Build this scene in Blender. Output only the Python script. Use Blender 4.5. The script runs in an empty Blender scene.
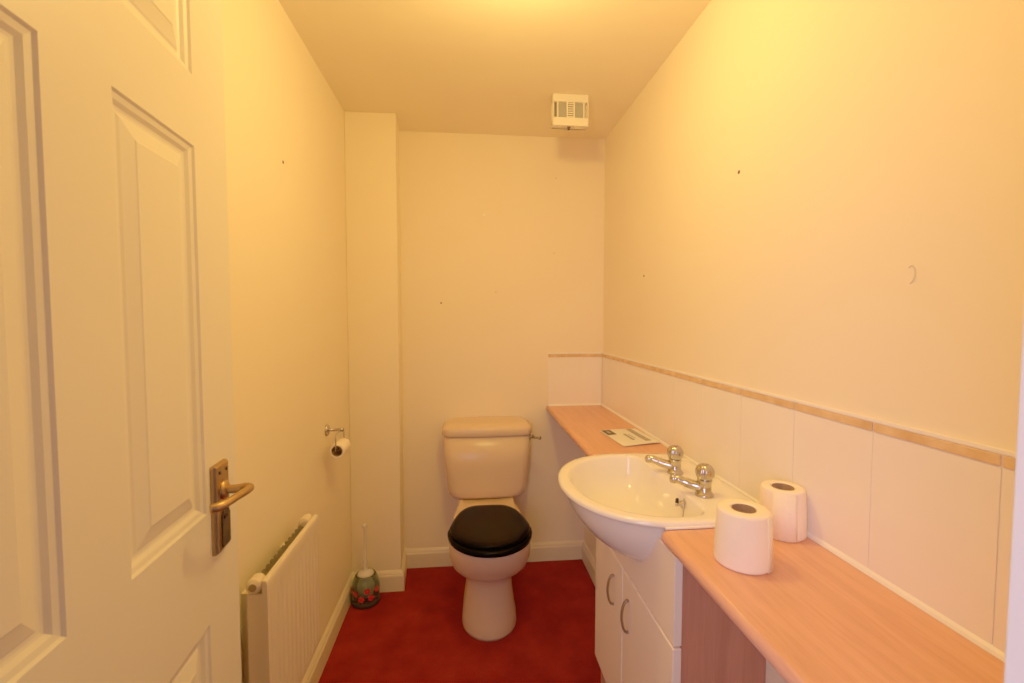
import bpy, bmesh, math, random
from mathutils import Vector, Matrix
random.seed(4)
C = bpy.context.scene.collection
PI = math.pi

# ------------------------------------------------------------- dimensions
XL, XR, YB, YF, H = -0.5655, 0.7433, 2.4231, 0.25, 2.3
BX, BY = -0.3291, 2.2189            # chimney-like corner casing
XP = 0.645                          # low pipe casing under the worktop
ZW = 0.861                          # worktop top
XW = 0.427                          # worktop front

# ------------------------------------------------------------- materials
def nd(nt, t, **k):
    n = nt.nodes.new(t)
    for a, b in k.items(): setattr(n, a, b)
    return n
def mat(name, col, rough=.5, metal=0, bump=0, bscale=60, var=0, vscale=3, coat=0, spec=.5, trans=0, ior=1.45, stretch=None, col2=None, detail=3, ramp=(.35,.7)):
    m = bpy.data.materials.new(name); m.use_nodes = True
    nt = m.node_tree; b = nt.nodes['Principled BSDF']
    b.inputs['Base Color'].default_value = (*col, 1)
    b.inputs['Roughness'].default_value = rough
    b.inputs['Metallic'].default_value = metal
    b.inputs['Coat Weight'].default_value = coat
    b.inputs['Coat Roughness'].default_value = .08
    b.inputs['Specular IOR Level'].default_value = spec
    b.inputs['Transmission Weight'].default_value = trans
    b.inputs['IOR'].default_value = ior
    tc = nd(nt, 'ShaderNodeTexCoord'); mp = nd(nt, 'ShaderNodeMapping')
    nt.links.new(tc.outputs['Object'], mp.inputs['Vector'])
    if stretch: mp.inputs['Scale'].default_value = stretch
    if var or col2:
        n = nd(nt, 'ShaderNodeTexNoise'); n.inputs['Scale'].default_value = vscale; n.inputs['Detail'].default_value = detail
        nt.links.new(mp.outputs[0], n.inputs['Vector'])
        r = nd(nt, 'ShaderNodeValToRGB')
        r.color_ramp.elements[0].position = ramp[0]; r.color_ramp.elements[1].position = ramp[1]
        c2 = col2 or tuple(min(1, c*(1+var)) for c in col); c1 = col if col2 else tuple(c*(1-var) for c in col)
        r.color_ramp.elements[0].color = (*c1, 1); r.color_ramp.elements[1].color = (*c2, 1)
        nt.links.new(n.outputs['Fac'], r.inputs['Fac']); nt.links.new(r.outputs['Color'], b.inputs['Base Color'])
    if bump:
        n = nd(nt, 'ShaderNodeTexNoise'); n.inputs['Scale'].default_value = bscale; n.inputs['Detail'].default_value = 4
        nt.links.new(tc.outputs['Object'], n.inputs['Vector'])
        bp = nd(nt, 'ShaderNodeBump'); bp.inputs['Strength'].default_value = bump; bp.inputs['Distance'].default_value = .002
        nt.links.new(n.outputs['Fac'], bp.inputs['Height']); nt.links.new(bp.outputs[0], b.inputs['Normal'])
    return m
M = {}
M['wall']    = mat('cream_wall_paint', (.86,.75,.56), .75, bump=.12, bscale=45, var=.012, vscale=2)
M['ceiling'] = mat('ceiling_paint', (.88,.78,.60), .85, bump=.15, bscale=60, var=.012)
M['gloss']   = mat('white_gloss_woodwork', (.76,.66,.48), .32, bump=.03, bscale=20)
M['door']    = mat('white_door_paint', (.77,.72,.63), .38, bump=.06, bscale=90, stretch=(6,6,1))
M['frame']   = mat('door_frame_paint', (.80,.86,.98), .4)
M['carpet']  = mat('red_carpet', (.165,.0065,.0065), .95, bump=1, bscale=420, col2=(.27,.0135,.011), vscale=9, detail=6, spec=.1, ramp=(.3,.75))
M['ceramic'] = mat('white_ceramic', (.72,.53,.36), .22, coat=0, spec=.35)
M['basin']   = mat('basin_ceramic', (.88,.85,.80), .10, coat=.5)
M['tile']    = mat('cream_wall_tile', (.86,.79,.71), .22, bump=.03, bscale=14, var=.015, vscale=6)
M['grout']   = mat('grout', (.86,.79,.70), .7)
M['border']  = mat('tan_border_tile', (.60,.36,.15), .4, col2=(.78,.54,.28), vscale=22, detail=6)
M['seal']    = mat('white_sealant', (.88,.85,.78), .4)
M['chrome']  = mat('chrome', (.50,.46,.42), .17, metal=1)
M['brass']   = mat('brushed_brass', (.45,.28,.12), .38, metal=1)
M['brassd']  = mat('dark_keyhole_metal', (.05,.03,.018), .4, metal=.3)
M['black']   = mat('black_seat_plastic', (.0012,.0009,.0007), .22, spec=.05)
M['dark']    = mat('dark_recess', (.03,.02,.015), .8)
M['cab']     = mat('cabinet_white_laminate', (.89,.77,.67), .3)
M['steel']   = mat('satin_steel_handle', (.30,.22,.17), .4, metal=.8)
M['rad']     = mat('radiator_enamel', (.76,.65,.52), .35)
M['finm']    = mat('convector_steel', (.32,.27,.18), .6)
M['paper']   = mat('toilet_tissue', (.95,.84,.69), .95, bump=.5, bscale=160, spec=.1)
M['card']    = mat('cardboard_core', (.24,.14,.09), .9)
M['plastic'] = mat('white_plastic', (.80,.74,.62), .4)
M['grey']    = mat('grille_shadow_plastic', (.47,.45,.39), .6)
M['shade']   = mat('grille_depth', (.20,.18,.14), .8)
M['leaf']    = mat('leaflet_paper', (.80,.79,.74), .45)
M['ink']     = mat('leaflet_dark_print', (.035,.03,.03), .5)
M['inkg']    = mat('leaflet_grey_print', (.25,.22,.20), .5, col2=(.45,.40,.36), vscale=60)
M['redp']    = mat('red_flower_print', (.55,.02,.03), .4)
M['clear']   = mat('clear_handle_plastic', (.86,.80,.76), .2, trans=.25)
M['smoke']   = mat('smoky_green_glass', (.50,.58,.50), .05, trans=.95, ior=1.3)
M['bristle'] = mat('white_bristles', (.82,.78,.72), .9, bump=1, bscale=300)
M['hole']    = mat('wall_hole_shadow', (.10,.05,.03), .9)
M['screw']   = mat('bright_screw', (1,1,.97), .2)
M['filler']  = mat('filler_smear', (.66,.58,.44), .9)

def wood(name, c1, c2, rough, axis):
    m = bpy.data.materials.new(name); m.use_nodes = True; nt = m.node_tree; b = nt.nodes['Principled BSDF']
    tc = nd(nt,'ShaderNodeTexCoord'); mp = nd(nt,'ShaderNodeMapping'); nt.links.new(tc.outputs['Object'], mp.inputs['Vector'])
    mp.inputs['Scale'].default_value = (26,1.6,26) if axis == 'Y' else (26,26,1.6)
    n = nd(nt,'ShaderNodeTexNoise'); n.inputs['Scale'].default_value = 1.3; n.inputs['Detail'].default_value = 6; n.inputs['Distortion'].default_value = .8
    nt.links.new(mp.outputs[0], n.inputs['Vector'])
    r = nd(nt,'ShaderNodeValToRGB'); r.color_ramp.elements[0].position = .36; r.color_ramp.elements[1].position = .60
    r.color_ramp.elements[0].color = (*c1,1); r.color_ramp.elements[1].color = (*c2,1)
    nt.links.new(n.outputs['Fac'], r.inputs['Fac'])
    # fine flecks
    n2 = nd(nt,'ShaderNodeTexNoise'); n2.inputs['Scale'].default_value = 9; n2.inputs['Detail'].default_value = 3
    nt.links.new(mp.outputs[0], n2.inputs['Vector'])
    mx = nd(nt,'ShaderNodeMix', data_type='RGBA', blend_type='MULTIPLY')
    r2 = nd(nt,'ShaderNodeValToRGB'); r2.color_ramp.elements[0].position=.25; r2.color_ramp.elements[1].position=.55
    r2.color_ramp.elements[0].color=(.88,.84,.80,1); r2.color_ramp.elements[1].color=(1,1,1,1)
    nt.links.new(n2.outputs['Fac'], r2.inputs['Fac'])
    mx.inputs[0].default_value = .8
    nt.links.new(r.outputs[0], mx.inputs[6]); nt.links.new(r2.outputs[0], mx.inputs[7]); nt.links.new(mx.outputs[2], b.inputs['Base Color'])
    b.inputs['Roughness'].default_value = rough
    return m
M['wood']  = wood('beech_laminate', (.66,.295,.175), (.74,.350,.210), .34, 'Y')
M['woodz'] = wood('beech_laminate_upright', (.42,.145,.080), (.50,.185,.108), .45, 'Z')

# ------------------------------------------------------------- mesh helpers
def finish(name, bm, m, parent=None, smooth=False, bevel=0, segs=2, weld=True, subsurf=0, solid=0):
    """links the bmesh as ONE mesh object; coordinates are world ones and are moved to the parent's base"""
    if weld: bmesh.ops.remove_doubles(bm, verts=bm.verts, dist=1e-6)
    bmesh.ops.recalc_face_normals(bm, faces=bm.faces)
    base = Vector((0,0,0))
    if parent is not None:
        base = wloc(parent)
    me = bpy.data.meshes.new(name)
    if parent is None or parent.get('_o'):
        pass
    # own origin at the centre of its bounding box
    xs = [v.co for v in bm.verts]
    lo = Vector((min(c.x for c in xs), min(c.y for c in xs), min(c.z for c in xs)))
    hi = Vector((max(c.x for c in xs), max(c.y for c in xs), max(c.z for c in xs)))
    org = Vector(((lo.x+hi.x)/2, (lo.y+hi.y)/2, lo.z))
    bmesh.ops.translate(bm, vec=-org, verts=bm.verts)
    bm.to_mesh(me); bm.free()
    if isinstance(m, (list, tuple)):
        for x in m: me.materials.append(x)
    else: me.materials.append(m)
    o = bpy.data.objects.new(name, me); C.objects.link(o)
    o.location = org - base
    if parent is not None: o.parent = parent
    W[o.name] = org
    if smooth:
        for p in me.polygons: p.use_smooth = True
    if solid:
        md = o.modifiers.new('solid','SOLIDIFY'); md.thickness = solid; md.offset = -1
    if bevel:
        md = o.modifiers.new('bevel','BEVEL'); md.width = bevel; md.segments = segs; md.limit_method = 'ANGLE'; md.angle_limit = math.radians(40)
        for p in me.polygons: p.use_smooth = True
        md.harden_normals = True
    if subsurf:
        md = o.modifiers.new('sub','SUBSURF'); md.levels = subsurf; md.render_levels = subsurf
    return o
W = {}
def wloc(o): return W[o.name]
def tag(o, label=None, cat=None, group=None, kind=None):
    if label: o['label'] = label
    if cat: o['category'] = cat
    if group: o['group'] = group
    if kind: o['kind'] = kind
    return o
def thing(name, loc, label, cat, group=None):
    o = bpy.data.objects.new(name, None); C.objects.link(o); o.location = loc; o.empty_display_size = .05
    W[o.name] = Vector(loc)
    return tag(o, label, cat, group)
def B(): return bmesh.new()
def box(bm, x0, x1, y0, y1, z0, z1, mi=0):
    v = [bm.verts.new((x,y,z)) for z in (z0,z1) for y in (y0,y1) for x in (x0,x1)]
    for f in ((0,1,3,2),(4,6,7,5),(0,4,5,1),(2,3,7,6),(0,2,6,4),(1,5,7,3)):
        bm.faces.new([v[i] for i in f]).material_index = mi
    return v
def loft(bm, rings, cap0=True, cap1=True, closed=True):
    R = [[bm.verts.new(p) for p in r] for r in rings]; n = len(R[0])
    for a, b in zip(R, R[1:]):
        for i in range(n if closed else n-1):
            j = (i+1) % n
            bm.faces.new((a[i], a[j], b[j], b[i]))
    if cap0: bm.faces.new(R[0][::-1])
    if cap1: bm.faces.new(R[-1])
    return R
def lathe(bm, prof, loc=(0,0,0), axis='Z', n=40, cap=True):
    """prof: (radius, height) list"""
    rings = []
    for r, h in prof:
        ring = []
        for i in range(n):
            a = 2*PI*i/n; c, s = r*math.cos(a), r*math.sin(a)
            p = {'Z': (c,s,h), 'Y': (c,h,s), 'X': (h,c,s)}[axis]
            ring.append((loc[0]+p[0], loc[1]+p[1], loc[2]+p[2]))
        rings.append(ring)
    return loft(bm, rings, cap, cap)
def tube(bm, pts, r, n=12, cap=True, flat=None):
    """round bar along points, r number or list"""
    pts = [Vector(p) for p in pts]; rings = []; prev = None
    for i, p in enumerate(pts):
        t = (pts[min(i+1,len(pts)-1)] - pts[max(i-1,0)]).normalized()
        if prev is None:
            up = Vector((0,0,1)) if abs(t.z) < .9 else Vector((1,0,0))
            u = t.cross(up).normalized()
        else:
            u = (prev - t*prev.dot(t)).normalized()
        prev = u; w = t.cross(u)
        rr = r[i] if isinstance(r, (list,tuple)) else r
        fl = flat or 1
        rings.append([p + (u*math.cos(2*PI*k/n)*rr + w*math.sin(2*PI*k/n)*rr*fl) for k in range(n)])
    return loft(bm, rings, cap, cap)
def spline(P, n=6):
    P = [Vector(p) for p in P]; out = []
    for i in range(len(P)-1):
        a, b = P[i], P[i+1]; p0 = P[i-1] if i else a; p3 = P[i+2] if i+2 < len(P) else b
        for k in range(n):
            t = k/n
            out.append(.5*((2*a)+(b-p0)*t+(2*p0-5*a+4*b-p3)*t*t+(3*a-p0-3*b+p3)*t**3))
    return out+[P[-1]]
def prism(bm, poly, z0, z1):
    a = [bm.verts.new((x,y,z0)) for x,y in poly]; b = [bm.verts.new((x,y,z1)) for x,y in poly]; n = len(poly)
    for i in range(n): bm.faces.new((a[i],a[(i+1)%n],b[(i+1)%n],b[i]))
    bm.faces.new(a[::-1]); bm.faces.new(b)
def struct(name, bm, m, **k):
    return tag(finish(name, bm, m, **k), kind='structure')

# ============================================================= THE ROOM SHELL
T = .10
b = B(); box(b, XL-T, XR+T, -.6, YB+T, -.08, 0); struct('floor', b, M['carpet'])
b = B(); box(b, XL-T, XR+T, YF-.12, YB+T, H, H+.08); struct('ceiling', b, M['ceiling'])
b = B(); box(b, XL-T, XL, YF, YB, 0, H); struct('wall_left', b, M['wall'])
b = B(); box(b, XR, XR+T, YF, YB, 0, H); struct('wall_right', b, M['wall'])
b = B(); box(b, XL-T, XR+T, YB, YB+T, 0, H); struct('wall_back', b, M['wall'])
BX2 = BX-.014
b = B(); prism(b, [(XL,BY),(BX,BY),(BX2,YB),(XL,YB)], 0, H); struct('wall_corner', b, M['wall'], bevel=.004)
b = B(); box(b, XP, XR, YF, YB, 0, ZW-.0281); struct('wall_boxing', b, M['wall'])
# front wall with the doorway the camera stands in
JX0, JX1, DH = -.402, .344, 2.0
b = B(); box(b, XL-T, JX0-.02, YF-.12, YF, 0, H); box(b, JX1+.02, XR+T, YF-.12, YF, 0, H); box(b, JX0-.02, JX1+.02, YF-.12, YF, DH+.02, H)
struct('wall_front', b, M['wall'], weld=False)
b = B(); box(b, JX0-.02, JX0, YF-.13, YF, 0, DH); box(b, JX1, JX1+.02, YF-.13, YF, 0, DH); box(b, JX0-.02, JX1+.02, YF-.13, YF, DH, DH+.02)
struct('trim_1', b, M['frame'], weld=False, bevel=.002)

# skirting boards: moulded profile swept along a straight run, mitred by overlap
SK = [(0,0),(.015,0),(.015,.072),(.0135,.078),(.0105,.081),(.0105,.085),(.008,.091),(.004,.096),(.0015,.099),(0,.100)]
def skirt(name, p, q, nrm, m0=0, m1=0):
    """p,q ends on the wall line, nrm into the room; m0/m1 = mitre sign at each end"""
    p, q, nrm = Vector((*p,0)), Vector((*q,0)), Vector((*nrm,0)); t = (q-p).normalized(); bm = B()
    r0 = [p + nrm*d - t*d*m0 + Vector((0,0,z)) for d,z in SK]; r1 = [q + nrm*d + t*d*m1 + Vector((0,0,z)) for d,z in SK]
    loft(bm, [r0, r1]); return struct(name, bm, M['gloss'], bevel=0)
skirt('baseboard_left', (XL,YF), (XL,BY), (1,0), 0, -1)
skirt('baseboard_corner', (XL,BY), (BX,BY), (0,-1), -1, 1)
skirt('baseboard_casing', (BX,BY), (BX2,YB), (1,0), 1, -1)
skirt('baseboard_back', (BX2,YB), (XP,YB), (0,-1), -1, -1)
skirt('baseboard_right', (XP,YB), (XP,YF), (-1,0), -1, 0)

# ------------------------------------------------------------- the door leaf (local: x along leaf from hinge, y = room face +, z up)
ang = math.atan2(.9968, -.0803)
DM = Matrix.Translation((-.3935,.232,0)) @ Matrix.Rotation(ang, 4, 'Z')
# local y positive must be away from the camera side, so the seen face is at local y = 0 and the leaf fills y 0..+.035
DW, DZ0, DZ1 = .684, .008, 1.985
def dfin(name, bm, m, parent=None, **k):
    bmesh.ops.transform(bm, matrix=DM, verts=bm.verts)
    return finish(name, bm, m, parent, **k)
def panel_face(bm, y, sgn, rects, x0, x1, z0, z1):
    """flat face with moulded raised-and-fielded panels sunk into it; sgn = direction into the leaf"""
    xs = sorted({x0,x1,*[r[0] for r in rects],*[r[1] for r in rects]}); zs = sorted({z0,z1,*[r[2] for r in rects],*[r[3] for r in rects]})
    prof = [(0,0),(.003,.0035),(.006,.0042),(.010,.0052),(.015,.0095),(.0185,.0105),(.0225,.0105),(.026,.0085),(.046,.0030),(.048,.0018)]
    for i in range(len(xs)-1):
        for j in range(len(zs)-1):
            cx, cz = (xs[i]+xs[i+1])/2, (zs[j]+zs[j+1])/2
            if any(r[0]<cx<r[1] and r[2]<cz<r[3] for r in rects): continue
            bm.faces.new([bm.verts.new((x,y,z)) for x,z in ((xs[i],zs[j]),(xs[i+1],zs[j]),(xs[i+1],zs[j+1]),(xs[i],zs[j+1]))])
    for r in rects:
        rings = [[(r[0]+o,y+sgn*d,r[2]+o),(r[1]-o,y+sgn*d,r[2]+o),(r[1]-o,y+sgn*d,r[3]-o),(r[0]+o,y+sgn*d,r[3]-o)] for o,d in prof]
        loft(bm, rings, False, True)
cols = [(.070,.267),(.371,.566)]; rows = [(.21,.811),(1.002,1.612),(1.725,1.90)]
rects = [(c[0],c[1],r[0],r[1]) for c in cols for r in rows]
b = B()
panel_face(b, 0, 1, rects, 0, DW, DZ0, DZ1); panel_face(b, .035, -1, rects, 0, DW, DZ0, DZ1)
for x in (0, DW): b.faces.new([b.verts.new(p) for p in ((x,0,DZ0),(x,.035,DZ0),(x,.035,DZ1),(x,0,DZ1))])
for z in (DZ0, DZ1): b.faces.new([b.verts.new(p) for p in ((0,0,z),(DW,0,z),(DW,.035,z),(0,.035,z))])
door = tag(dfin('door_1', b, M['door']), 'white painted six panel door standing open beside the left wall', kind='structure')
def quad_slab(bm, outline, y0, y1): # outline in (x,z)
    a = [bm.verts.new((x,y0,z)) for x,z in outline]; c = [bm.verts.new((x,y1,z)) for x,z in outline]; n=len(a)
    for i in range(n): bm.faces.new((a[i],a[(i+1)%n],c[(i+1)%n],c[i]))
    bm.faces.new(a[::-1]); bm.faces.new(c)
px0, px1, pz0, pz1 = .581, .632, .922, 1.078
def shift(o): return [(x,z) for x,z in ((px0+o,pz0+o),(px1-o,pz0+o),(px1-o,pz1-o),(px0+o,pz1-o))]
b = B(); loft(b, [[(x,-y,z) for x,z in shift(o)] for o,y in ((0,0),(0,.006),(.003,.010),(.006,.0105))])
handle = dfin('handle', b, M['brass'], door, bevel=.0008)
hx, hz = (px0+px1)/2, 1.030
b = B()
tube(b, spline([(hx,-.009,hz),(hx,-.030,hz),(hx+.000,-.044,hz+.001),(hx-.006,-.054,hz+.002),(hx-.024,-.056,hz+.003),(hx-.050,-.052,hz+.004),(hx-.074,-.046,hz+.003),(hx-.088,-.037,hz+.002),(hx-.092,-.028,hz+.001)],5),
     [.0075]*10+[.0085]*6+[.0068]*8+[.0065]*8+[.0075]*8+[.0050], n=14)
lathe(b, [(.0165,-.0095),(.0165,-.013),(.013,-.016),(.0095,-.018)], (hx,0,hz), 'Y')
dfin('lever', b, M['brass'], handle, smooth=True)
b = B(); quad_slab(b, [(hx-.012,.930),(hx+.019,.930),(hx+.019,.984),(hx+.012,.994),(hx-.006,.994),(hx-.012,.984)], -.0104, -.0125)
dfin('keyhole_and_reflection', b, M['brassd'], handle)  # keyhole cover, enlarged so its dark colour also paints the plate's dark reflection
b = B()
for z in (1.064,.9365):
    for dx in (-.013,.013) if z > 1 else (0,): lathe(b, [(.0034,-.0103),(.0034,-.0118),(.002,-.0125)], (hx+dx,0,z), 'Y', 12)
lathe(b, [(.003,-.012),(.003,-.0145),(.001,-.015)], (hx-.004,0,.982), 'Y', 10); lathe(b, [(.003,-.012),(.003,-.0145),(.001,-.015)], (hx+.005,0,.982), 'Y', 10)
dfin('screw', b, M['brassd'], handle)

# ============================================================= TILED SPLASHBACK
Y1, TW = .5486, .200
sp = thing('splashback', (XR, 1.35, ZW), 'cream tiles in one row with tan border strip along the right wall', 'tiles')
ys = [YF] + [y for y in (Y1-.2*1 + .2*k for k in range(0,12)) if YF < y < YB] + [YB-.008]
g = .0005
b = B(); box(b, XR-.0052, XR-.0002, YF, YB-.001, ZW+.002, 1.150); finish('grout', b, M['grout'], sp)
b = B()
for a, c in zip(ys, ys[1:]): box(b, XR-.0065, XR-.0052, a+g, c-g, ZW+.004, 1.1255)
finish('tile', b, M['tile'], sp, weld=False, bevel=.0006, segs=1)
b = B()
for a, c in zip(ys, ys[1:]): box(b, XR-.0080, XR-.0052, a+.0014, c-.0014, 1.1275, 1.1435)
finish('border_strip', b, M['border'], sp, weld=False, bevel=.002)
b = B(); box(b, XR-.0072, XR-.0052, YF, YB-.008, 1.1445, 1.1520); finish('edging', b, M['seal'], sp, bevel=.0015)
b = B(); loft(b, [[(XR-.0002,y,ZW+.0004),(XR-.0125,y,ZW+.0004),(XR-.0105,y,ZW+.006),(XR-.006,y,ZW+.0105),(XR-.0002,y,ZW+.0115)] for y in (YF,YB-.001)]); finish('sealant', b, M['seal'], sp, smooth=False)
XT = .437
sb = thing('splashback', (.59, YB, ZW), 'short cream tiled return with tan border strip on the back wall above the worktop end', 'tiles')
b = B(); box(b, XT, XR-.009, YB-.0052, YB-.0002, ZW+.002, 1.150); finish('grout', b, M['grout'], sb)
b = B()
for a, c in ((XT,XR-.0085),): box(b, a+g, c-g, YB-.0065, YB-.0052, ZW+.004, 1.1255)
finish('tile', b, M['tile'], sb, weld=False, bevel=.0006, segs=1)
b = B()
for a, c in ((XT,.537),(.537,XR-.0085)): box(b, a+g, c-g, YB-.0080, YB-.0052, 1.1275, 1.1435)
finish('border_strip', b, M['border'], sb, weld=False, bevel=.002)
b = B(); box(b, XT, XR-.009, YB-.0072, YB-.0052, 1.1445, 1.152); finish('edging', b, M['seal'], sb, bevel=.0015)
b = B(); loft(b, [[(x,YB-.0002,ZW+.0004),(x,YB-.0125,ZW+.0004),(x,YB-.0105,ZW+.006),(x,YB-.006,ZW+.0105),(x,YB-.0002,ZW+.0115)] for x in (XT,XR-.013)]); finish('sealant', b, M['seal'], sb)

# ============================================================= WORKTOPS (rounded front edge)
def worktop(name, y0, y1, label, round_far=False):
    r = .014; th = .028; n = 8; bm = B()
    prof = [(r - r*math.cos(PI*k/n - PI/2 + PI/2) if False else r*(1-math.sin(PI*k/n)), -th/2 - (th/2)*(-math.cos(PI*k/n))) for k in range(n+1)]
    # prof: (inset from the front line, z offset) from top (0) round the nose to the bottom (-th)
    prof = [(r*(1-math.sin(PI*k/n)), -th/2 + (th/2)*math.cos(PI*k/n)) for k in range(n+1)]
    if not round_far:
        path = [((XW,y0),(1,0)), ((XW,y1),(1,0))]
    else:  # front corner beside the basin is rounded
        R = .017; path = [((XW,y0),(1,0)), ((XW,y1-R),(1,0))]
        for k in range(1,9):
            a = PI/2*k/8; path.append(((XW+R-R*math.cos(a), y1-R+R*math.sin(a)), (math.cos(a), -math.sin(a))))
        path.append(((XR-.0005,y1),(0,-1)))
    rings = [[(p[0]+d[0]*i, p[1]+d[1]*i, ZW+z) for i,z in prof] for p,d in path]
    V = loft(bm, rings, False, False, closed=False)
    x1 = XR-.0005
    top = [r_[0] for r_ in V]; bot = [r_[-1] for r_ in V]
    if not round_far:
        a0,a1 = bm.verts.new((x1,y0,ZW)), bm.verts.new((x1,y1,ZW)); c0,c1 = bm.verts.new((x1,y0,ZW-th)), bm.verts.new((x1,y1,ZW-th))
        bm.faces.new([*top,a1,a0]); bm.faces.new([*bot,c1,c0]); bm.faces.new([*V[0],c0,a0]); bm.faces.new([*V[-1],c1,a1])
    else:
        a0, c0 = bm.verts.new((x1,y0,ZW)), bm.verts.new((x1,y0,ZW-th))
        bm.faces.new([*top,a0]); bm.faces.new([*bot,c0]); bm.faces.new([*V[0],c0,a0])
    o = tag(finish(name, bm, M['wood'], smooth=False), label, 'worktop')
    for p in o.data.polygons: p.use_smooth = abs(p.normal.z) < .98 and len(p.vertices) == 4
    return o
worktop('worktop', YF+.0005, .9600, 'beech effect worktop nearer the viewer with two toilet rolls standing on it', True)
worktop('worktop', 1.479, YB-.0005, 'beech effect worktop between the basin and the back wall with a leaflet on it')

# ============================================================= WASHBASIN
bas = thing('washbasin', (.50,1.222,.70), 'white semi-recessed washbasin set into the white cabinet', 'washbasin')
cy, hw, ex, a_ = 1.222, .268, .50, .243
def outer_poly():
    P = []
    for k in range(61):
        t = -PI/2 + PI*k/60
        P.append((ex - a_*abs(math.cos(t))**.92, cy + hw*(abs(math.sin(t))**.96)*(1 if t>0 else -1)))
    # rear: slightly narrowing to the wall
    for k in range(1,10): f = k/10; P.append((ex + (XR-.013-ex)*f, cy + hw - .012*f*f))
    P.append((XR-.0135, cy+hw-.014)); P.append((XR-.0135, cy-hw+.014))
    for k in range(9,0,-1): f = k/10; P.append((ex + (XR-.013-ex)*f, cy - hw + .012*f*f))
    return P
def inner_poly():
    P = []; a, h, xb, rc = .214, .236, .566, .05
    for k in range(61):
        t = -PI/2 + PI*k/60
        P.append((.505 - a*abs(math.cos(t))**.95, cy + h*(abs(math.sin(t))**.95)*(1 if t>0 else -1)))
    for k in range(1,9):
        q = PI/2*k/8; P.append((xb-rc+.002+rc*math.sin(q), cy+h-rc+rc*math.cos(q)))
    for k in range(8):
        q = PI/2*k/8; P.append((xb-rc+.002+rc*math.cos(q), cy-h+rc-rc*math.sin(q)))
    return P
def ray(poly, c, ang):
    d = (math.cos(ang), math.sin(ang)); best = None
    for i in range(len(poly)):
        (x1,y1),(x2,y2) = poly[i], poly[(i+1)%len(poly)]
        ex_, ey_ = x2-x1, y2-y1; den = d[0]*ey_ - d[1]*ex_
        if abs(den) < 1e-12: continue
        t = ((x1-c[0])*ey_ - (y1-c[1])*ex_)/den; u = ((x1-c[0])*d[1] - (y1-c[1])*d[0])/den
        if t > 0 and -1e-6 <= u <= 1+1e-6 and (best is None or t > best): best = t
    return (c[0]+d[0]*best, c[1]+d[1]*best)
N = 120; cc = (.47, cy)
angs = [2*PI*i/N + .0131 for i in range(N)]
OUT = [ray(outer_poly(), cc, a) for a in angs]; INN = [ray(inner_poly(), cc, a) for a in angs]
def sc(poly, c, s, z): return [(c[0]+(x-c[0])*s, c[1]+(y-c[1])*s, z) for x,y in poly]
def lerp(t, z): return [(i[0]+(o[0]-i[0])*t, i[1]+(o[1]-i[1])*t, z) for i,o in zip(INN,OUT)]
ZR = .8755
rings = [sc(INN,(.455,cy),s,z) for s,z in ((.04,.742),(.14,.743),(.40,.749),(.62,.758),(.78,.772),(.87,.790),(.925,.812),(.96,.838),(.982,.860),(.992,.867))]
rings += [sc(INN,cc,1.0,.8720), lerp(.10,.8750), lerp(.25,ZR), lerp(.55,ZR), lerp(.80,ZR-.001), lerp(.92,.8730), lerp(.98,.869), lerp(1.0,.8652), lerp(.998,.8620)]
def hull(s, z):
    out = []
    for x,y in OUT:
        px = .53+(x-.53)*s; py = cy-.030*(1-s)+(y-cy)*s
        out.append((min(px, XR-.02), py, z))
    return out
rings += [hull(s,z) for s,z in ((.985,.8612),(.965,.8600),(.950,.852),(.930,.836),(.895,.814),(.845,.792),(.78,.769),(.70,.746),(.60,.724),(.49,.707),(.36,.694),(.20,.686),(.04,.684))]
b = B(); loft(b, rings); finish('bowl', b, M['basin'], bas, smooth=True)
b = B(); lathe(b, [(.0001,.7505),(.012,.7505),(.013,.752),(.021,.7520),(.0225,.7505),(.0225,.7445)], (.455,cy,0), 'Z', 28); finish('waste', b, M['chrome'], bas, smooth=True)
b = B(); tube(b, [(.440,.9545,.8634),(.50,.9530,.8634),(.60,.9545,.8634),(XR-.016,.9640,.8634)], .0030, 10); finish('sealant', b, M['seal'], bas, smooth=True)
# overflow slot and chain stay on the rear wall of the bowl
b = B(); lathe(b, [(.0075,-.006),(.0075,0),(.0065,.0008),(.0001,.0009)], (0,0,0), 'X', 20)
bmesh.ops.scale(b, vec=(1,.75,1.35), verts=b.verts); bmesh.ops.rotate(b, cent=(0,0,0), matrix=Matrix.Rotation(PI,3,'Z'), verts=b.verts)
bmesh.ops.translate(b, vec=(.5595,1.150,.840), verts=b.verts); finish('overflow_hole', b, M['dark'], bas, smooth=True)
b = B(); lathe(b, [(.010,0),(.010,.004),(.006,.007),(.0035,.010),(.0035,.016),(.0055,.019),(.0001,.021)], (0,0,0), 'X', 18)
bmesh.ops.rotate(b, cent=(0,0,0), matrix=Matrix.Rotation(PI,3,'Z'), verts=b.verts); bmesh.ops.translate(b, vec=(.562,1.118,.846), verts=b.verts)
finish('chain_stay', b, M['chrome'], bas, smooth=True)
b = B()
cp = spline([(.566,1.112,.848),(.556,1.100,.866),(.548,1.085,.872),(.540,1.070,.858),(.534,1.061,.836),(.528,1.054,.812),(.520,1.055,.790)],9)
for i, p in enumerate(cp): bmesh.ops.create_uvsphere(b, u_segments=8, v_segments=6, radius=.0021, matrix=Matrix.Translation(p))
tube(b, cp, .0007, 6); finish('chain', b, M['chrome'], bas, smooth=True, weld=False)

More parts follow.
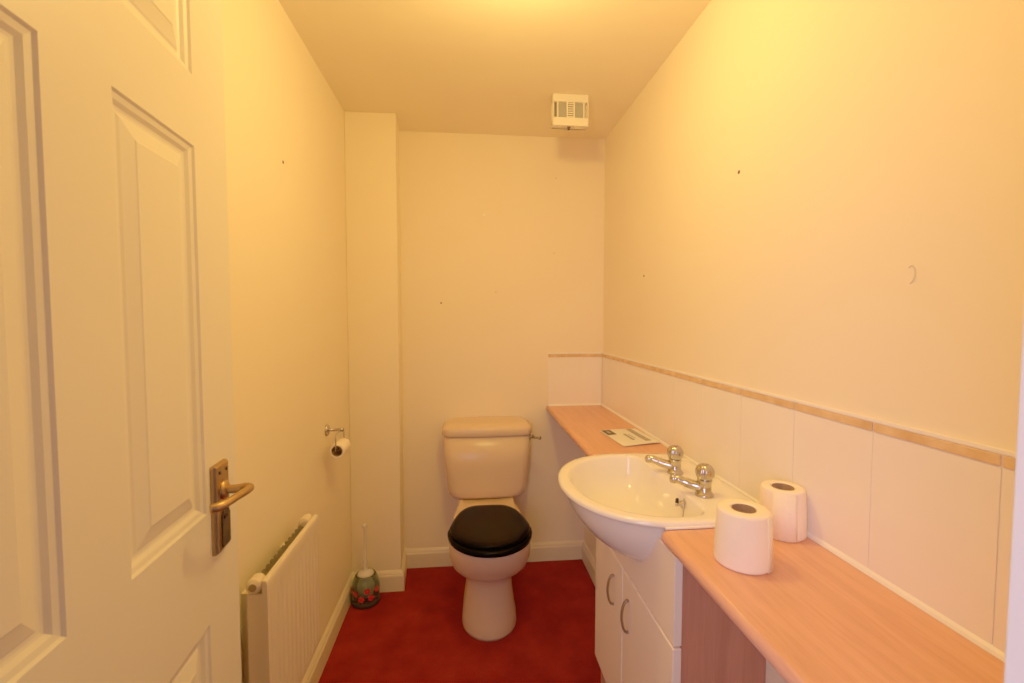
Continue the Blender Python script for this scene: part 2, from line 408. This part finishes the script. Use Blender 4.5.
def make_tap(label, loc, turn):
    x, y, z = loc; t = thing('basin_tap', loc, label, 'tap', 'pair of chrome basin taps')
    b = B(); lathe(b, [(.023,0),(.023,.004),(.020,.008),(.0165,.011),(.0165,.036),(.0185,.039),(.0185,.041)], loc, 'Z', 36); finish('body', b, M['chrome'], t, smooth=True)
    b = B()
    pts = spline([(0,0,.020),(-.026,0,.0240),(-.050,0,.0300),(-.066,0,.0350),(-.077,0,.0360)],5)
    mt = Matrix.Translation(loc) @ Matrix.Rotation(turn,4,'Z')
    tube(b, [mt@p for p in pts], [.0135]*5+[.0125]*5+[.0112]*6+[.0095]*5, 16)
    lathe(b, [(.0085,-.010),(.0098,-.008),(.0104,.000),(.0095,.006),(.006,.0095),(.001,.0105)], tuple(mt@Vector((-.076,0,.0345))), 'Z', 20)
    finish('spout', b, M['chrome'], t, smooth=True)
    # fluted crystal-style knob
    b = B(); rings = []
    for r, h, fl in ((.013,.041,0),(.0175,.044,0),(.0205,.049,.0010),(.0220,.056,.0016),(.0220,.065,.0016),(.0200,.072,.0012),(.0165,.078,.0006),(.0110,.081,0),(.0085,.0815,0),(.0080,.0805,0),(.0001,.0805,0)):
        rings.append([(x+(r+fl*math.cos(10*2*PI*i/60))*math.cos(2*PI*i/60), y+(r+fl*math.cos(10*2*PI*i/60))*math.sin(2*PI*i/60), z+h) for i in range(60)])
    loft(b, rings); finish('knob', b, M['chrome'], t, smooth=True)
    return t
make_tap('chrome basin tap nearer the toilet rolls', (.611,1.100,ZR+.0003), -.46)
make_tap('chrome basin tap on the leaflet side of the basin', (.613,1.272,ZR+.0003), -.46)

# ============================================================= VANITY CABINET
cabx, cy0, cy1, zc0, zc1 = .43, .887, 1.463, .186, .634
cab = thing('vanity_cabinet', ((cabx+XP)/2,(cy0+cy1)/2,0), 'white two door vanity cabinet below the washbasin', 'cabinet')
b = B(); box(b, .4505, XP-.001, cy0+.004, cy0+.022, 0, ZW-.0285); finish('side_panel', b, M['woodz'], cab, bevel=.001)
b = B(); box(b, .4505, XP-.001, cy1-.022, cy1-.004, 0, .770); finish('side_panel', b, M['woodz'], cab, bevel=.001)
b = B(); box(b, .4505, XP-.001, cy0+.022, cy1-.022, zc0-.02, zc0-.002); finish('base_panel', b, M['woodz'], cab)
b = B(); box(b, .485, .500, cy0+.022, cy1-.022, 0, zc0-.02); finish('plinth', b, M['cab'], cab)
# upper fixed front, cut to the basin: scooped top edge
b = B()
top = []
for k in range(33):
    y = (cy0+.002) + (cy1-cy0-.004)*k/32
    d = (y-cy)/.235
    z = ZW-.0295
    if abs(d) < 1: z = min(z, .715 + .110*abs(d)**3.0)
    top.append((y,z))
out = top + [(cy1-.002,zc1+.004),(cy0+.002,zc1+.004)]
a = [b.verts.new((cabx+.002,y,z)) for y,z in out]; c = [b.verts.new((.450,y,z)) for y,z in out]; n = len(a)
for i in range(n): b.faces.new((a[i],a[(i+1)%n],c[(i+1)%n],c[i]))
b.faces.new(a); b.faces.new(c[::-1]); finish('upper_panel', b, M['cab'], cab, bevel=.0015)
ym = 1.199
for y0, y1, hy in ((cy0,ym-.0015,1.150),(ym+.0015,cy1,1.273)):
    b = B(); box(b, cabx, .450, y0, y1, zc0, zc1); d = finish('door', b, M['cab'], cab, bevel=.0035, segs=3)
    b = B(); tube(b, spline([(cabx+.001,hy,.574),(cabx-.008,hy,.572),(cabx-.015,hy,.558),(cabx-.019,hy,.530),(cabx-.015,hy,.502),(cabx-.008,hy,.488),(cabx+.001,hy,.486)],6), .0050, 10, flat=.7)
    finish('handle', b, M['steel'], d, smooth=True)

# ============================================================= TOILET
tx = .092
wc = thing('toilet', (tx,2.05,0), 'white close-coupled toilet with a closed black seat against the back wall', 'toilet')
def egg(yf, yc, yb, hwf, hwb, z, n=96, pf=1.0, sq=3.5):
    P = []
    for i in range(n):
        a = 2*PI*i/n; s, c = math.sin(a), math.cos(a)
        if s < 0:   # front half (towards the viewer): ellipse
            P.append((tx+hwf*math.copysign(abs(c)**pf,c), yc+(yc-yf)*s, z))
        else:       # rear: squarish, tapering to hwb
            q = abs(s)**(2/sq) ; w = hwf + (hwb-hwf)*(q**1.2)
            P.append((tx+w*math.copysign(abs(c)**(2/sq),c), yc+(yb-yc)*q, z))
    return P
pan = [(.0,1.812,1.95,2.30,.118,.105),(.012,1.809,1.95,2.30,.1195,.105),(.05,1.815,1.95,2.30,.117,.10),(.11,1.834,1.95,2.30,.107,.095),(.17,1.846,1.94,2.30,.099,.090),(.205,1.850,1.93,2.30,.0965,.090),(.228,1.844,1.92,2.30,.100,.090),
       (.246,1.826,1.91,2.31,.116,.095),(.266,1.797,1.90,2.32,.136,.10),(.296,1.758,1.89,2.34,.156,.11),(.340,1.724,1.885,2.36,.170,.12),(.385,1.704,1.88,2.38,.172,.130),(.407,1.698,1.88,2.385,.174,.132),(.418,1.700,1.88,2.385,.172,.132),(.4225,1.716,1.88,2.38,.165,.130)]
b = B(); loft(b, [egg(yf,yc,yb,wf,wb,z) for z,yf,yc,yb,wf,wb in pan])
finish('pan', b, M['ceramic'], wc, smooth=True)
# raised shelf behind the seat that carries the cistern
def rrect(x0,x1,y0,y1,z,r,n=8,bow=0):
    P = []
    for cx_,cy_,a0 in ((x1-r,y1-r,0),(x0+r,y1-r,PI/2),(x0+r,y0+r,PI),(x1-r,y0+r,1.5*PI)):
        for k in range(n+1):
            a = a0+PI/2*k/n; P.append((cx_+r*math.cos(a), cy_+r*math.sin(a), z))
    # extra points along the front so it can bow
    m = 16; F = []
    for k in range(1,m): F.append((x0+r+(x1-x0-2*r)*k/m, y0, z))
    i = 3*(n+1); P = P[:i]+F+P[i:]
    if bow:
        mx = (x0+x1)/2; h = (x1-x0)/2
        P = [(x, y - bow*(1-((x-mx)/h)**2)*(1 if y < (y0+y1)/2 else 0), z_) for x,y,z_ in P]
    return P
b = B(); loft(b, [rrect(tx-w,tx+w,y0,2.40,z,.02) for z,w,y0 in ((.405,.138,2.12),(.424,.137,2.12),(.4275,.134,2.125),(.4285,.13,2.13))]); finish('shelf', b, M['ceramic'], wc, smooth=True)
CX = .0985
ct = []
for z,w,y0,r in ((.4290,.150,2.275,.03),(.4305,.163,2.260,.035),(.436,.180,2.248,.04),(.450,.192,2.239,.042),(.480,.199,2.235,.042),(.60,.2095,2.231,.042),(.752,.2190,2.228,.042)):
    ct.append(rrect(CX-w,CX+w,y0,2.417,z,r,bow=.016))
b = B(); loft(b, ct); cis = finish('cistern', b, M['ceramic'], wc, smooth=True)
b = B(); loft(b, [rrect(CX-w,CX+w,y0,2.419,z,r,bow=.016) for z,w,y0,r in ((.753,.216,2.230,.042),(.754,.2235,2.222,.045),(.757,.2265,2.2195,.047),(.783,.2260,2.2200,.047),(.793,.2220,2.224,.046),(.801,.2070,2.232,.044),(.806,.1930,2.246,.040),(.8085,.165,2.270,.035),(.809,.12,2.300,.03))])
finish('cistern_lid', b, M['ceramic'], cis, smooth=True)
b = B(); lathe(b, [(.015,0),(.015,.005),(.008,.007),(.008,.014),(.011,.015),(.011,.022),(.003,.024)], (CX+.2155,2.262,.735), 'X', 20)
tube(b, spline([(CX+.234,2.262,.735),(CX+.236,2.250,.735),(CX+.240,2.236,.737),(CX+.256,2.222,.739),(CX+.264,2.214,.739)],4), [.0075]*8+[.0065]*4+[.0085]*5, 12)
tag(finish('flush_lever', b, M['chrome'], cis, smooth=True), 'small chrome lever')
# seat and lid
def ring_slab(bm, pr_): loft(bm, [egg(yf,yc,yb,wf,wb,z,sq=4.2) for z,yf,yc,yb,wf,wb in pr_])
b = B(); ring_slab(b, [(.4235,1.684,1.875,2.083,.172,.118),(.4255,1.678,1.875,2.086,.1770,.122),(.438,1.676,1.875,2.086,.1785,.123),(.4445,1.679,1.875,2.085,.1760,.121),(.446,1.686,1.875,2.080,.170,.116)])
st = finish('seat', b, M['black'], wc, smooth=True)
b = B(); ring_slab(b, [(.4463,1.706,1.877,2.083,.161,.112),(.448,1.698,1.877,2.087,.168,.117),(.458,1.697,1.877,2.088,.169,.118),(.4630,1.702,1.877,2.087,.165,.115),(.4655,1.726,1.878,2.080,.152,.104),(.4660,1.760,1.880,2.065,.128,.086),(.4661,1.81,1.88,2.03,.085,.05)])
finish('seat_lid', b, M['black'], wc, smooth=True)
for dx in (-.058,.058):
    b = B(); tube(b, [(tx+dx-.014,2.094,.449),(tx+dx+.014,2.094,.449)], .0075, 14); lathe(b, [(.010,.4285),(.010,.433),(.006,.436),(.006,.446)], (tx+dx,2.100,0), 'Z', 16)
    finish('hinge', b, M['chrome'], wc, smooth=True)

# ============================================================= RADIATOR
ra = thing('radiator', (-.51,1.290,.28), 'white ribbed panel radiator on the left wall', 'radiator')
ry0, ry1, rz0, rz1, rx = 1.108, 1.482, .286, .706, -.480
b = B(); cols_ = 12; pitch = (ry1-ry0-.03)/cols_; ysr = [ry0, ry0+.012]
def rib(y):
    t = (y-(ry0+.015))/pitch
    if t < 0 or t > cols_: return 0
    f = t % 1
    d = abs(f-.5)*2       # 1 at the edges of each flute
    return -.0038*max(0, min(1, (d-.55)/.3))
nyy = cols_*14; ysr = [ry0 + (ry1-ry0)*k/(nyy) for k in range(nyy+1)]
zsr = [rz0, rz0+.003, rz0+.010, rz0+.022, rz0+.030]+[rz0+.03+(rz1-.045-rz0-.03)*k/6 for k in range(1,7)]+[rz1-.034,rz1-.022,rz1-.008,rz1-.002,rz1]
def zw(z):
    a = min(1,max(0,(z-rz0-.004)/.018)); c_ = min(1,max(0,(rz1-.034-z)/.014)); return a*c_
def edge(z): return -.006 if z in (rz0,rz1) else (-.0015 if z in (rz0+.003,rz1-.002) else 0)
G = [[b.verts.new((rx + rib(y)*zw(z) + edge(z), y, z)) for y in ysr] for z in zsr]
for r0, r1 in zip(G,G[1:]):
    for i in range(len(r0)-1): b.faces.new((r0[i],r0[i+1],r1[i+1],r1[i]))
bk = [b.verts.new((rx-.012,y,z)) for y,z in ((ry0,rz0),(ry1,rz0),(ry1,rz1),(ry0,rz1))]
b.faces.new(bk)
b.faces.new([*G[0],bk[1],bk[0]]); b.faces.new([*G[-1],bk[2],bk[3]]); b.faces.new([*[g_[0] for g_ in G],bk[3],bk[0]]); b.faces.new([*[g_[-1] for g_ in G],bk[2],bk[1]])
fp = finish('front_panel', b, M['rad'], ra)
for p in fp.data.polygons: p.use_smooth = len(p.vertices) == 4 and p.area < .01
b = B(); box(b, -.529, -.4935, ry0+.004, ry0+.007, rz0+.01, rz1-.034); finish('end_panel', b, M['rad'], ra)
b = B(); box(b, -.529, -.4935, ry1-.007, ry1-.004, rz0+.01, rz1-.034); finish('end_panel', b, M['rad'], ra)
b = B(); k = 0; y = ry0+.03; P = []
while y < ry1-.03:
    P += [(-.5275,y),(-.5275,y+.008),(-.4955,y+.0125),(-.4955,y+.0205)]; y += .025
for (x0,y0),(x1,y1) in zip(P,P[1:]):
    b.faces.new([b.verts.new(q) for q in ((x0,y0,rz0+.03),(x1,y1,rz0+.03),(x1,y1,rz1-.018),(x0,y0,rz1-.018))])
finish('convector_fins', b, M['finm'], ra, solid=.001)
for y, s in ((ry0+.001,1),(ry1-.001,-1)):
    b = B(); lathe(b, [(.011,-.003*s),(.012,-.001*s),(.0175,0),(.0180,.003*s),(.0180,.030*s),(.0160,.034*s),(.006,.035*s)], (-.512,y,rz1-.014), 'Y', 30)
    bs = finish('pipe_boss', b, M['rad'], ra, smooth=True)
    b = B(); lathe(b, [(.009,-.0055*s),(.009,-.003*s),(.0105,-.0028*s)], (-.512,y,rz1-.014), 'Y', 24); finish('plug', b, M['steel'], bs)
for y in (ry0+.07, ry1-.07):
    b = B(); box(b, XL+.0002, -.5285, y-.015, y+.015, rz0+.06, rz1-.06); finish('bracket', b, M['rad'], ra)
b = B(); lathe(b, [(.0075,.0005),(.0075,.255)], (-.512,ry0-.022,0), 'Z', 16); lathe(b, [(.013,.250),(.013,.300),(.016,.302),(.017,.335),(.014,.342)], (-.512,ry0-.022,0), 'Z', 20)
tube(b, [(-.512,ry0-.022,.292),(-.512,ry0+.010,.292)], .009, 14)
finish('valve', b, M['plastic'], ra, smooth=True)

# ============================================================= TOILET ROLL HOLDER + ROLL
th = thing('toilet_roll_holder', (XL,1.868,.887), 'small chrome toilet roll holder fixed to the left wall', 'roll holder')
b = B(); lathe(b, [(.024,.0002),(.024,.004),(.019,.009),(.010,.012),(.006,.014),(.006,.050),(.009,.053),(.010,.060),(.007,.066),(.002,.068)], (XL,1.868,.887), 'X', 28); finish('wall_mount', b, M['chrome'], th, smooth=True)
b = B(); hx_ = XL+.058; RC = (hx_+.001,1.846,.819)
tube(b, spline([(hx_,1.868,.887),(hx_,1.830,.886),(hx_,1.798,.884),(hx_,1.7885,.872),(hx_,1.787,.850),(hx_,1.787,.832),(hx_,1.790,.8230),(hx_,1.800,.8215),(hx_,1.840,.8215)],6), .0024, 10)
finish('wire_arm', b, M['chrome'], th, smooth=True)
b = B(); tube(b, spline([(hx_,1.868,.887),(hx_,1.892,.886),(hx_,1.903,.880),(hx_,1.905,.850),(hx_,1.903,.826),(hx_,1.893,.8215),(hx_,1.850,.8215)],6), .0024, 10)
finish('wire_arm', b, M['chrome'], th, smooth=True)
def TP(z, loc, hgt): return 1.025-.09*(z-loc[2])/hgt
def roll(name, loc, r, hgt, label, axis='Z', core=.021, cat='toilet roll', group=None, tilt=0, hc=None):
    t = thing(name, loc, label, cat, group)
    e = .004 if r > .04 else .002; h0 = -hgt/2 if axis == 'Y' else .0005; h1 = h0+hgt; c2 = core+.0015
    prof = [(c2,h0+.001),(r-e,h0),(r-.001,h0+e*.6),(r,h0+e*1.6),(r+.0006,h0+hgt*.5),(r,h1-e*1.6),(r-.001,h1-e*.6),(r-e,h1),(c2+.004,h1),(c2,h1-.0015)]
    b = B(); R_ = lathe(b, prof, loc, axis, 64, cap=False)
    n = 64
    for i in range(n): b.faces.new((R_[-1][i],R_[-1][(i+1)%n],R_[0][(i+1)%n],R_[0][i]))
    # embossed quilting rings and a slightly squashed outline
    for v in b.verts:
        d = v.co-Vector(loc)
        if axis == 'Z' and d.xy.length > r*.9:
            a = math.atan2(d.y,d.x); f = 1
            f *= 1.02-.09*max(0,(v.co.z-loc[2])/hgt)
            v.co.x = loc[0]+d.x*f; v.co.y = loc[1]+d.y*f
    finish('tissue', b, M['paper'], t, smooth=True)
    b = B(); lathe(b, [(core,h0),(core,h1-.0005),(core-.0012,h1-.0005),(core-.0012,h0)], loc, axis, 40, cap=False)
    finish('cardboard_core', b, M['card'], t, smooth=True)
    if axis == 'Z':   # loose end of the sheet
        b = B(); rr = r+.0007; a0, a1 = PI*1.15, PI*1.50
        if label.startswith('white toilet roll nearer'): a0, a1 = PI*1.62, PI*1.95
        ring = [[(loc[0]+(rr*TP(z,loc,hgt))*math.cos(a0+(a1-a0)*k/10), loc[1]+(rr*TP(z,loc,hgt))*math.sin(a0+(a1-a0)*k/10), z) for k in range(11)] for z in (loc[2]+.002,loc[2]+hgt*.97)]
        loft(b, ring, False, False, closed=False); finish('sheet_end', b, M['paper'], t, smooth=True, solid=.0006)
    return t
roll('toilet_roll', (RC[0],RC[1],RC[2]), .0275, .100, 'nearly used up toilet roll hanging on the chrome holder', 'Y', .0195)
roll('toilet_roll', (.531,.811,ZW), .0510, .106, 'white toilet roll nearer the front edge of the worktop, closest to the viewer', group='toilet rolls on the worktop')
roll('toilet_roll', (.6890,.915,ZW), .0462, .104, 'white toilet roll standing against the tiled wall behind the other one', group='toilet rolls on the worktop')

# ============================================================= LEAFLET
lf = thing('leaflet', (.65,1.74,ZW), 'folded white leaflet with dark print lying on the far worktop', 'leaflet')
A, Bq, Cq, Dq = Vector((.553,1.842)), Vector((.574,1.602)), Vector((.7275,1.630)), Vector((.716,1.860))
def lp(u, v, dz=0):  # u from A to D across, v from A to B towards the viewer
    p = (A*(1-u)+Dq*u)*(1-v)+(Bq*(1-u)+Cq*u)*v
    lift = .006*max(0,(u+v-1.3))**1.2 + .0035*math.sin(PI*u)*.5
    return Vector((p.x,p.y,ZW+.0012+lift+dz))
def sheet(bm, u0,u1,v0,v1,dz,n=12):
    g_ = [[bm.verts.new(lp(u0+(u1-u0)*i/n, v0+(v1-v0)*j/n, dz)) for i in range(n+1)] for j in range(n+1)]
    for j in range(n):
        for i in range(n): bm.faces.new((g_[j][i],g_[j][i+1],g_[j+1][i+1],g_[j+1][i]))
b = B(); sheet(b,0,1,0,1,.0022); finish('front_page', b, M['leaf'], lf, solid=.0006)
b = B(); sheet(b,.0,.995,.0,.99,.0008); finish('back_page', b, M['leaf'], lf, solid=.0006)
b = B(); sheet(b,.03,.27,.02,.34,.0026); finish('dark_square', b, M['ink'], lf)
b = B(); sheet(b,.70,.86,.02,.86,.0026); finish('photo_strip', b, M['inkg'], lf)
b = B(); sheet(b,.42,.50,.34,.74,.0026); sheet(b,.54,.57,.36,.66,.0026); finish('text_lines', b, M['inkg'], lf, weld=False)
b = B(); sheet(b,.11,.19,.10,.24,.0029); finish('pale_emblem', b, M['inkg'], lf)

# ============================================================= TOILET BRUSH AND ITS POT
pb = (-.4810,2.1355,0)
pot = thing('brush_pot', pb, 'smoky glass toilet brush pot with red flowers in the corner by the casing', 'brush holder')
b = B(); lathe(b, [(.0001,.0005),(.058,.0005),(.063,.004),(.064,.020),(.061,.026),(.0001,.026)], pb, 'Z', 48); finish('base', b, M['dark'], pot, smooth=True)
b = B(); R_ = lathe(b, [(.0615,.0262),(.0645,.045),(.0650,.070),(.0625,.095),(.0560,.118),(.0480,.133),(.0425,.139),(.0395,.138),(.0455,.130),(.0535,.116),(.0600,.094),(.0625,.070),(.0620,.045),(.0590,.0262)], pb, 'Z', 48, cap=False)
for i in range(48): b.faces.new((R_[-1][i],R_[-1][(i+1)%48],R_[0][(i+1)%48],R_[0][i]))
finish('glass_bowl', b, M['smoke'], pot, smooth=True)
for a_deg, z in ((-122,.072),(-72,.086),(-58,.052),(-96,.050),(-150,.080),(-30,.080)):
    b = B(); a = math.radians(a_deg); r = .0668 if z < .078 else .0662
    for k in range(5):
        q = 2*PI*k/5; du, dv = .0085*math.cos(q), .0085*math.sin(q); vs = []
        for m_ in range(10):
            w = 2*PI*m_/10; u_ = du+.0066*math.cos(w); v_ = dv+.0066*math.sin(w); aa = a+u_/r
            vs.append(b.verts.new((pb[0]+r*math.cos(aa), pb[1]+r*math.sin(aa), z+v_)))
        b.faces.new(vs)
    finish('red_flower', b, M['redp'], pot, weld=False)
br = thing('toilet_brush', (pb[0],pb[1],.0268), 'toilet brush with a pale upright handle standing in the glass pot', 'brush')
b = B(); lathe(b, [(.010,.030),(.030,.036),(.036,.055),(.036,.085),(.028,.108),(.012,.112)], pb, 'Z', 40)
for v in b.verts:
    d = Vector((v.co.x-pb[0],v.co.y-pb[1])); a = math.atan2(d.y,d.x); f = 1+.06*math.sin(a*13)+.05*math.sin(v.co.z*900)
    v.co.x, v.co.y = pb[0]+d.x*f, pb[1]+d.y*f
finish('bristle_head', b, M['bristle'], br, smooth=True)
b = B(); lathe(b, [(.0001,.0275),(.012,.0275),(.012,.040),(.006,.044),(.006,.110)], pb, 'Z', 20); finish('core', b, M['plastic'], br, smooth=True)
b = B(); lathe(b, [(.006,.110),(.034,.130),(.0375,.137),(.034,.146),(.018,.153),(.010,.157),(.0085,.180),(.011,.187),(.011,.193),(.0068,.200),(.0066,.32),(.0072,.352),(.0105,.358),(.0115,.370),(.008,.378),(.0001,.380)], pb, 'Z', 32)
finish('handle', b, M['clear'], br, smooth=True)

# ============================================================= EXTRACTOR FAN on the ceiling
fx0, fx1, fy0, fy1, fz0 = .371, .527, 1.958, 2.000, 2.166
fan = thing('extractor_fan', ((fx0+fx1)/2,(fy0+fy1)/2,fz0), 'small white boxed extractor fan on the ceiling near the back wall', 'fan')
b = B(); box(b, fx0+.012, fx1-.012, fy0+.016, fy1, fz0+.004, H-.0002); finish('inner_housing', b, M['shade'], fan)
b = B(); box(b, fx0, fx1, fy0, fy1+.002, fz0, fz0+.036); box(b, fx0, fx1, fy0, fy1+.002, H-.034, H-.0001); box(b, fx0,fx1,fy1-.012,fy1+.002,fz0,H-.0001)
finish('cover', b, M['plastic'], fan, weld=False, bevel=.004, segs=3)
zb0, zb1 = fz0+.036, H-.034
b = B()
for x in (fx0+.0005, fx0+.018, fx0+.060, fx1-.060-.006, fx1-.018-.005, fx1-.0045):
    w_ = .004 if x in (fx0+.0005,fx1-.0045) else .006; b = B()
    box(b, x, x+w_, fy0+.002, fy0+.016, zb0-.002, zb1+.002)
    finish('grille_bar', b, M['plastic'], fan, weld=False, bevel=.001)
b = B()
for k in range(7):
    z = zb0+.004+(zb1-zb0-.008)*k/6; box(b, fx0+.066, fx1-.066, fy0+.006, fy0+.0165, z-.0022, z+.0022)
finish('slat', b, M['plastic'], fan, weld=False)
for xa, xb_ in ((fx0+.024,fx0+.060),(fx1-.060,fx1-.023)):
    b = B(); box(b, xa, xb_, fy0+.0135, fy0+.016, zb0-.001, zb1+.001)
    for k in range(14):
        z = zb0+.002+(zb1-zb0-.004)*k/13; box(b, xa, xb_, fy0+.010, fy0+.0137, z-.001, z+.001)
    finish('louvre_panel', b, M['grey'], fan, weld=False)
b = B(); lathe(b, [(.0001,fz0-.012),(.005,fz0-.011),(.006,fz0-.004),(.008,fz0+.0005)], ((fx0+fx1)/2-.005,fy0+.018,0), 'Z', 16); finish('switch', b, M['hole'], fan, smooth=True)

# ============================================================= marks left on the walls: plugs, screws, nail holes
def mark(name, p, axis, sgn, r, m, label, cat):
    b = B(); lathe(b, [(r,-.001*sgn),(r*1.0,.0008*sgn),(r*.6,.0016*sgn),(.0002,.0018*sgn)], p, axis, 14)
    tag(finish(name, b, m, smooth=True), label, cat)
mark('nail_hole', (XL,1.492,1.819), 'X', 1, .0050, M['hole'], 'dark nail hole high on the left wall', 'nail hole')
mark('nail_hole', (XR,1.194,1.735), 'X', -1, .0052, M['hole'], 'dark nail hole high on the right wall', 'nail hole')
mark('nail_hole', (XR,1.856,1.515), 'X', -1, .0048, M['hole'], 'tiny dark hole low on the right wall above the tiles, towards the back corner', 'nail hole')
mark('wall_screw', (.092,YB,1.883), 'Y', -1, .0062, M['screw'], 'bright screw head on the back wall above the toilet', 'screw')
mark('nail_hole', (.467,YB,1.689), 'Y', -1, .0042, M['filler'], 'faint filled hole on the back wall, directly below the topmost one', 'nail hole')
mark('nail_hole', (.477,YB,2.087), 'Y', -1, .0042, M['filler'], 'faint filled hole on the back wall just below the fan, topmost of all', 'nail hole')
mark('nail_hole', (.154,YB,1.478), 'Y', -1, .0042, M['filler'], 'faint filled hole on the back wall, second lowest, above the cistern middle', 'nail hole')
mark('nail_hole', (-.136,YB,1.419), 'Y', -1, .0045, M['hole'], 'small brown nail hole on the back wall, lowest and leftmost there', 'nail hole')
b = B(); tube(b, spline([(XR-.0005,.700,1.419),(XR-.0016,.693,1.422),(XR-.0016,.688,1.412),(XR-.0016,.690,1.398),(XR-.0005,.697,1.392)],6), .0007, 8)
tag(finish('picture_hook', b, M['filler'], smooth=True), 'faint bent hook mark on the right wall nearer the doorway', 'hook')

# ============================================================= LIGHT
def lamp(name, kind, loc, energy, col, rot=(0,0,0), **k):
    l = bpy.data.lights.new(name, kind); l.energy = energy; l.color = col
    for a, v in k.items(): setattr(l, a, v)
    o = bpy.data.objects.new(name, l); C.objects.link(o); o.location = loc; o.rotation_euler = rot; return o
lamp('ceiling_bulb', 'POINT', (.14,1.10,2.137), 13.2, (1,.595,.118), shadow_soft_size=.05)
lamp('hallway_daylight', 'AREA', (-.26,-.32,1.25), 2.35, (1,.74,.92), rot=(math.radians(80),0,math.radians(-40)), spread=1.8, shape='RECTANGLE', size=.5, size_y=1.0)
w = bpy.data.worlds.new('hall_air'); bpy.context.scene.world = w; w.use_nodes = True
w.node_tree.nodes['Background'].inputs[0].default_value = (.88,.76,1.0,1); w.node_tree.nodes['Background'].inputs[1].default_value = .03

# ============================================================= CAMERA
cam = bpy.data.cameras.new('camera'); co = bpy.data.objects.new('camera', cam); C.objects.link(co)
cam.sensor_width = 36; cam.lens = 452.76/1024*36; cam.clip_start = .02
co.location = (0,0,1.3312); co.rotation_euler = (PI/2-.0483, 0, -.0988)
cam.dof.use_dof = True; cam.dof.focus_distance = 1.9; cam.dof.aperture_fstop = 7
sc_ = bpy.context.scene; sc_.camera = co
sc_.view_settings.view_transform = 'Standard'; sc_.view_settings.look = 'None'; sc_.view_settings.exposure = 0; sc_.view_settings.gamma = 1.46
sc_.cycles.max_bounces = 14; sc_.cycles.diffuse_bounces = 8; sc_.cycles.transmission_bounces = 10
